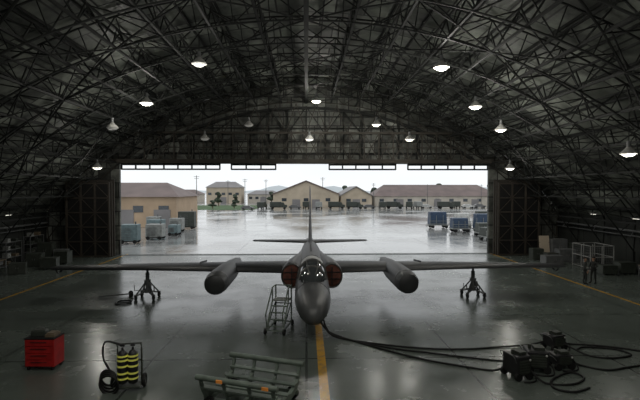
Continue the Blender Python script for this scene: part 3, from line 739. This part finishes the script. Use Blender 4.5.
house(-30,-14,236,250,4.5,6.5,'tan2','roofg','low pale building beyond grass','x',5,(.5,))
house(-75,-58,250,265,4.5,7,'tan2','roof','distant pale building with brown roof','x',5,(.5,))

a=MB(); n=80
xs=[-900+1800*i/n for i in range(n+1)]
top=[9+6*math.sin(i*.33+1)+4*math.sin(i*.9)+2*math.sin(i*2.1) for i in range(n+1)]
vs=[]
for x,t_ in zip(xs,top): vs+=[(x,1100,-1),(x,1130,max(t_,4)),(x,1250,-1)]
fs=[]
for i in range(n): fs+=[(i*3,(i+1)*3,(i+1)*3+1,i*3+1),(i*3+1,(i+1)*3+1,(i+1)*3+2,i*3+2)]
a.add(vs,fs); make('hill_range',a,'hill',label='low hazy distant hills under overcast sky',category='hills',smooth=True)

def tree(loc,h,wd,first=[None]):
    if first[0] is None:
        r=empty('tree',loc,'dark leafy tree at the edge of the airfield','tree','airfield trees')
        a=MB(); a.cyl((0,0,0),(0,0,.5),.05,.03,8); a.beam((0,0,.4),(.12,.05,.6),.03); make('trunk',a,'wood',r)
        a=MB(); rs=random.Random(5)
        for i in range(30):
            t=rs.uniform(0,6.28); z=rs.uniform(.28,.92); q=rs.uniform(0,.30)*(1.15-z); s=rs.uniform(.07,.15)
            a.ball((q*math.cos(t),q*math.sin(t),z),(s,s,s*.8),8,6)
        make('foliage',a,'foliage',r); first[0]=r
    else: r=dup(first[0],loc,rz=random.uniform(0,6))
    r.scale=(h*wd,h*wd,h)
for x,y,h,wd in ((-51,166,7.5,1),(-46.5,174,5.5,1.3),(-43,164,4,1.5),(-57,172,8,1.1),(-36,190,6,.9),(-34,168,3,1.7),(-29.5,192,5,1.2),(-64,182,8,1.2),(-26.5,170,2.6,1.8),(64,222,10,1),(75,224,9,1.2),(33,225,8,1.2),(84,218,8,1),(-17,226,6,1.3),(93,230,10,1),(19,224,9,1)):
    tree((x,y,.06 if y<200 and x<-20 else 0),h,wd)
def pole(x,y,h,first=[None]):
    if first[0] is None:
        r=empty('utility_pole',(x,y,0),'tall grey utility pole with crossarm','utility pole','airfield poles')
        a=MB(); a.cyl((0,0,0),(0,0,1),.014,.009,8); make('shaft',a,'grey',r)
        a=MB(); a.beam((-.09,0,.96),(.09,0,.96),.012); a.beam((-.07,0,.9),(.07,0,.9),.01); make('crossarm',a,'grey',r); first[0]=r
    else: r=dup(first[0],(x,y,0))
    r.scale=(h,h,h)
for x,y,h in ((-43.5,184,12.5),(-26,196,11.5),(-34.5,204,11),(8,225,13),(27,184,9.5),(49,185,9),(71,185,9),(-20,229,12),(95,200,11)): pole(x,y,h)

def truck(color,name,label,group,kind):
    r=empty(name,(0,0,0),label,'truck' if kind else 'car',group)
    if kind:
        a=MB(); a.box((-.9,0,1.75),(3.8,2.2,1.7)); make('cargo_body',a,color,r,bevel=.05)
        a=MB(); a.add([(1.1,-1.05,.7),(3.1,-1.05,.7),(3.1,-1.05,1.5),(2.3,-1.05,1.6),(1.9,-1.05,2.4),(1.1,-1.05,2.4),(1.1,1.05,.7),(3.1,1.05,.7),(3.1,1.05,1.5),(2.3,1.05,1.6),(1.9,1.05,2.4),(1.1,1.05,2.4)],[(0,1,2,3,4,5),(11,10,9,8,7,6),(0,6,7,1),(1,7,8,2),(2,8,9,3),(3,9,10,4),(4,10,11,5),(5,11,6,0)]); make('cab',a,color,r)
        a=MB(); a.box((0,0,.75),(5.8,.9,.2)); make('chassis',a,'rubber',r); xs_=(-2,2.2)
    else:
        pr=[(-2.2,.4),(2.2,.4),(2.25,.85),(1.3,1.0),(.6,1.5),(-1.2,1.5),(-2.0,1.0),(-2.25,.9)]
        a=MB(); a.add([(x,-.85,z) for x,z in pr]+[(x,.85,z) for x,z in pr],[tuple(range(8)),tuple(range(15,7,-1))]+[(i,8+i,8+(i+1)%8,(i+1)%8) for i in range(8)]); make('body',a,color,r)
        a=MB(); a.box((-.3,0,1.24),(1.9,1.74,.34),taper=.85); make('window',a,'win',r); xs_=(-1.4,1.4)
    for x in xs_:
        for y in (-.9,.9):
            a=MB(); a.cyl((x,y-.12,.42 if kind else .32),(x,y+.12,.42 if kind else .32),.42 if kind else .32,n=14); make('wheel',a,'rubber',r,smooth=True)
    return r
t1=truck('cardark','cargo_truck','dark olive box truck parked across the apron','parked trucks',True)
t2=truck('carwhite','car','grey car parked across the apron','parked cars',False)
t3=truck('white','car','white car parked across the apron','parked cars',False)
t4=truck('lgrey','cargo_truck','pale grey box truck parked across the apron','parked trucks',True)
t1.location=(-15.3,160,0); t1.rotation_euler[2]=1.4
t2.location=(-19.8,156,0); t3.location=(59.5,168,0); t4.location=(4.4,160,0); t4.rotation_euler[2]=1.5
for i,(x,y,k,rz) in enumerate(((-9.8,161,0,0),(-4,163,1,0),(.2,164,0,1.4),(10.6,164,0,0),(17.0,163,0,0),(22.7,166,1,.1),(26.8,162,0,1.5),(31.6,165,0,0),(36.6,163,0,1.4),(40.4,166,3,1.6),(44.4,169,2,0),(50,164,0,0),(55,168,0,1.5),(65.0,171,1,0),(70.3,170,1,.2),(76.5,173,0,0))):
    dup((t1,t2,t3,t4)[k],(x,y,0),rz)
def unit(loc,w,h,col,label,rz=0):
    r=empty('generator_unit',loc,label,'generator',rz=rz)
    a=MB(); a.box((0,0,.35+(h-.35)/2),(w,1.8,h-.35)); make('housing',a,col,r,bevel=.06)
    a=MB()
    for i in range(7): a.box((-w*.15,-.92,.6+i*(h-.9)/7),(w*.55,.04,.06))
    make('vent_grille',a,'grey',r)
    a=MB(); a.cyl((w*.3,0,h),(w*.3,0,h+.35),.09,n=10); make('exhaust_pipe',a,'grey',r)
    a=MB(); a.beam((-w/2,-.8,.3),(w/2,-.8,.3),.1); a.beam((-w/2,.8,.3),(w/2,.8,.3),.1); a.beam((-w/3,-.8,.3),(-w/3,.8,.3),.1); a.beam((w/3,-.8,.3),(w/3,.8,.3),.1); make('skid_frame',a,'rubber',r)
    for x in (-w*.35,w*.35):
        for y in (-.85,.85):
            a=MB(); a.cyl((x,y-.08,.25),(x,y+.08,.25),.25,n=14); make('wheel',a,'rubber',r,smooth=True)
unit((-22.3,59,0),2.1,2.4,'teal','boxy teal-grey generator trailer on wet apron',.1)
unit((-20.6,63.5,0),2.2,2.1,'lgrey','pale grey generator trailer on wet apron')
unit((-22.6,70,0),2.3,2.3,'teal','teal-grey air-conditioning trailer by the tan building')
unit((-20.9,75,0),2.0,2.2,'lgrey','pale grey ground unit by the tan building')
unit((-20.8,81,0),2.8,3.0,'cardark','dark olive ground unit by the tan building')
unit((-19.6,69,0),1.4,1.6,'teal','small teal-grey ground unit on wet apron')
unit((-24.9,76,0),2.0,2.4,'lgrey','pale grey ventilation unit by the tan building')
def trailer(loc,w,h,col,label,rz=0):
    r=empty('cargo_trailer',loc,label,'trailer',rz=rz)
    a=MB(); a.box((0,0,.6),(w,2.0,.16)); make('bed',a,'lgrey',r)
    a=MB(); a.box((-w*.05,0,.68+(h-.7)/2),(w*.84,1.8,h-.7),taper=.94); make('covered_load',a,col,r,bevel=.08)
    a=MB()
    for x in (-w/2+.1,-w/6,w/6,w/2-.1): a.beam((x,-.98,.6),(x,-.98,h*.8),.06)
    for z in (.9,1.3): a.beam((-w/2,-.98,z),(w/2,-.98,z),.06)
    make('side_rail',a,'lgrey',r)
    for x in (-w*.33,w*.33):
        for y in (-.85,.85):
            a=MB(); a.cyl((x,y-.1,.3),(x,y+.1,.3),.3,n=14); make('wheel',a,'rubber',r,smooth=True)
    a=MB(); a.beam((-w/2,0,.5),(-w/2-.3,0,.35),.08); make('tow_hitch',a,'grey',r)
trailer((23.4,81,0),3.6,2.9,'blue','cargo trailer with blue tarpaulin load on wet apron',0)
trailer((27.4,80,0),3.0,2.7,'white','cargo trailer with white load on wet apron',0)
trailer((30.9,79,0),3.0,3.1,'cardark','cargo trailer with dark load on wet apron',0)
trailer((24.6,73,0),3.0,2.3,'blue','cargo trailer with dark blue tarpaulin cover on wet apron',0)
trailer((28.2,72,0),3.4,3.0,'blue','tall cargo trailer with dark blue tarpaulin cover on wet apron',0)
trailer((25.9,66,0),2.6,2.0,'cardark','cargo trailer with dark low load on wet apron',0)
trailer((24.6,60.5,0),2.8,1.8,'cardark','low cargo trailer with dark load near the hangar opening',.2)

# ------------------------------------------------------------ world: overcast
w=bpy.data.worlds.new('overcast_sky'); scene.world=w; w.use_nodes=True
N=w.node_tree.nodes; L=w.node_tree.links; bg=N['Background']
tc=N.new('ShaderNodeTexCoord'); mp=N.new('ShaderNodeMapping'); mp.inputs['Scale'].default_value=(1,1,3)
nz=N.new('ShaderNodeTexNoise'); nz.inputs['Scale'].default_value=2; nz.inputs['Detail'].default_value=5
cr=N.new('ShaderNodeValToRGB'); cr.color_ramp.elements[0].color=(.84,.88,.90,1); cr.color_ramp.elements[1].color=(.96,.98,1,1)
cr.color_ramp.elements[0].position=.3; cr.color_ramp.elements[1].position=.7
L.new(tc.outputs['Generated'],mp.inputs[0]); L.new(mp.outputs[0],nz.inputs['Vector']); L.new(nz.outputs['Fac'],cr.inputs[0]); L.new(cr.outputs[0],bg.inputs[0])
bg.inputs['Strength'].default_value=1.12

# ------------------------------------------------------------ camera
cd=bpy.data.cameras.new('camera'); cd.lens=25.9; cd.sensor_width=36; cd.clip_end=3000
co=bpy.data.objects.new('camera',cd); COL.objects.link(co); co.location=(0,0,6.75)
co.rotation_euler=(math.radians(90-1.25),0,math.radians(-1.7)); scene.camera=co
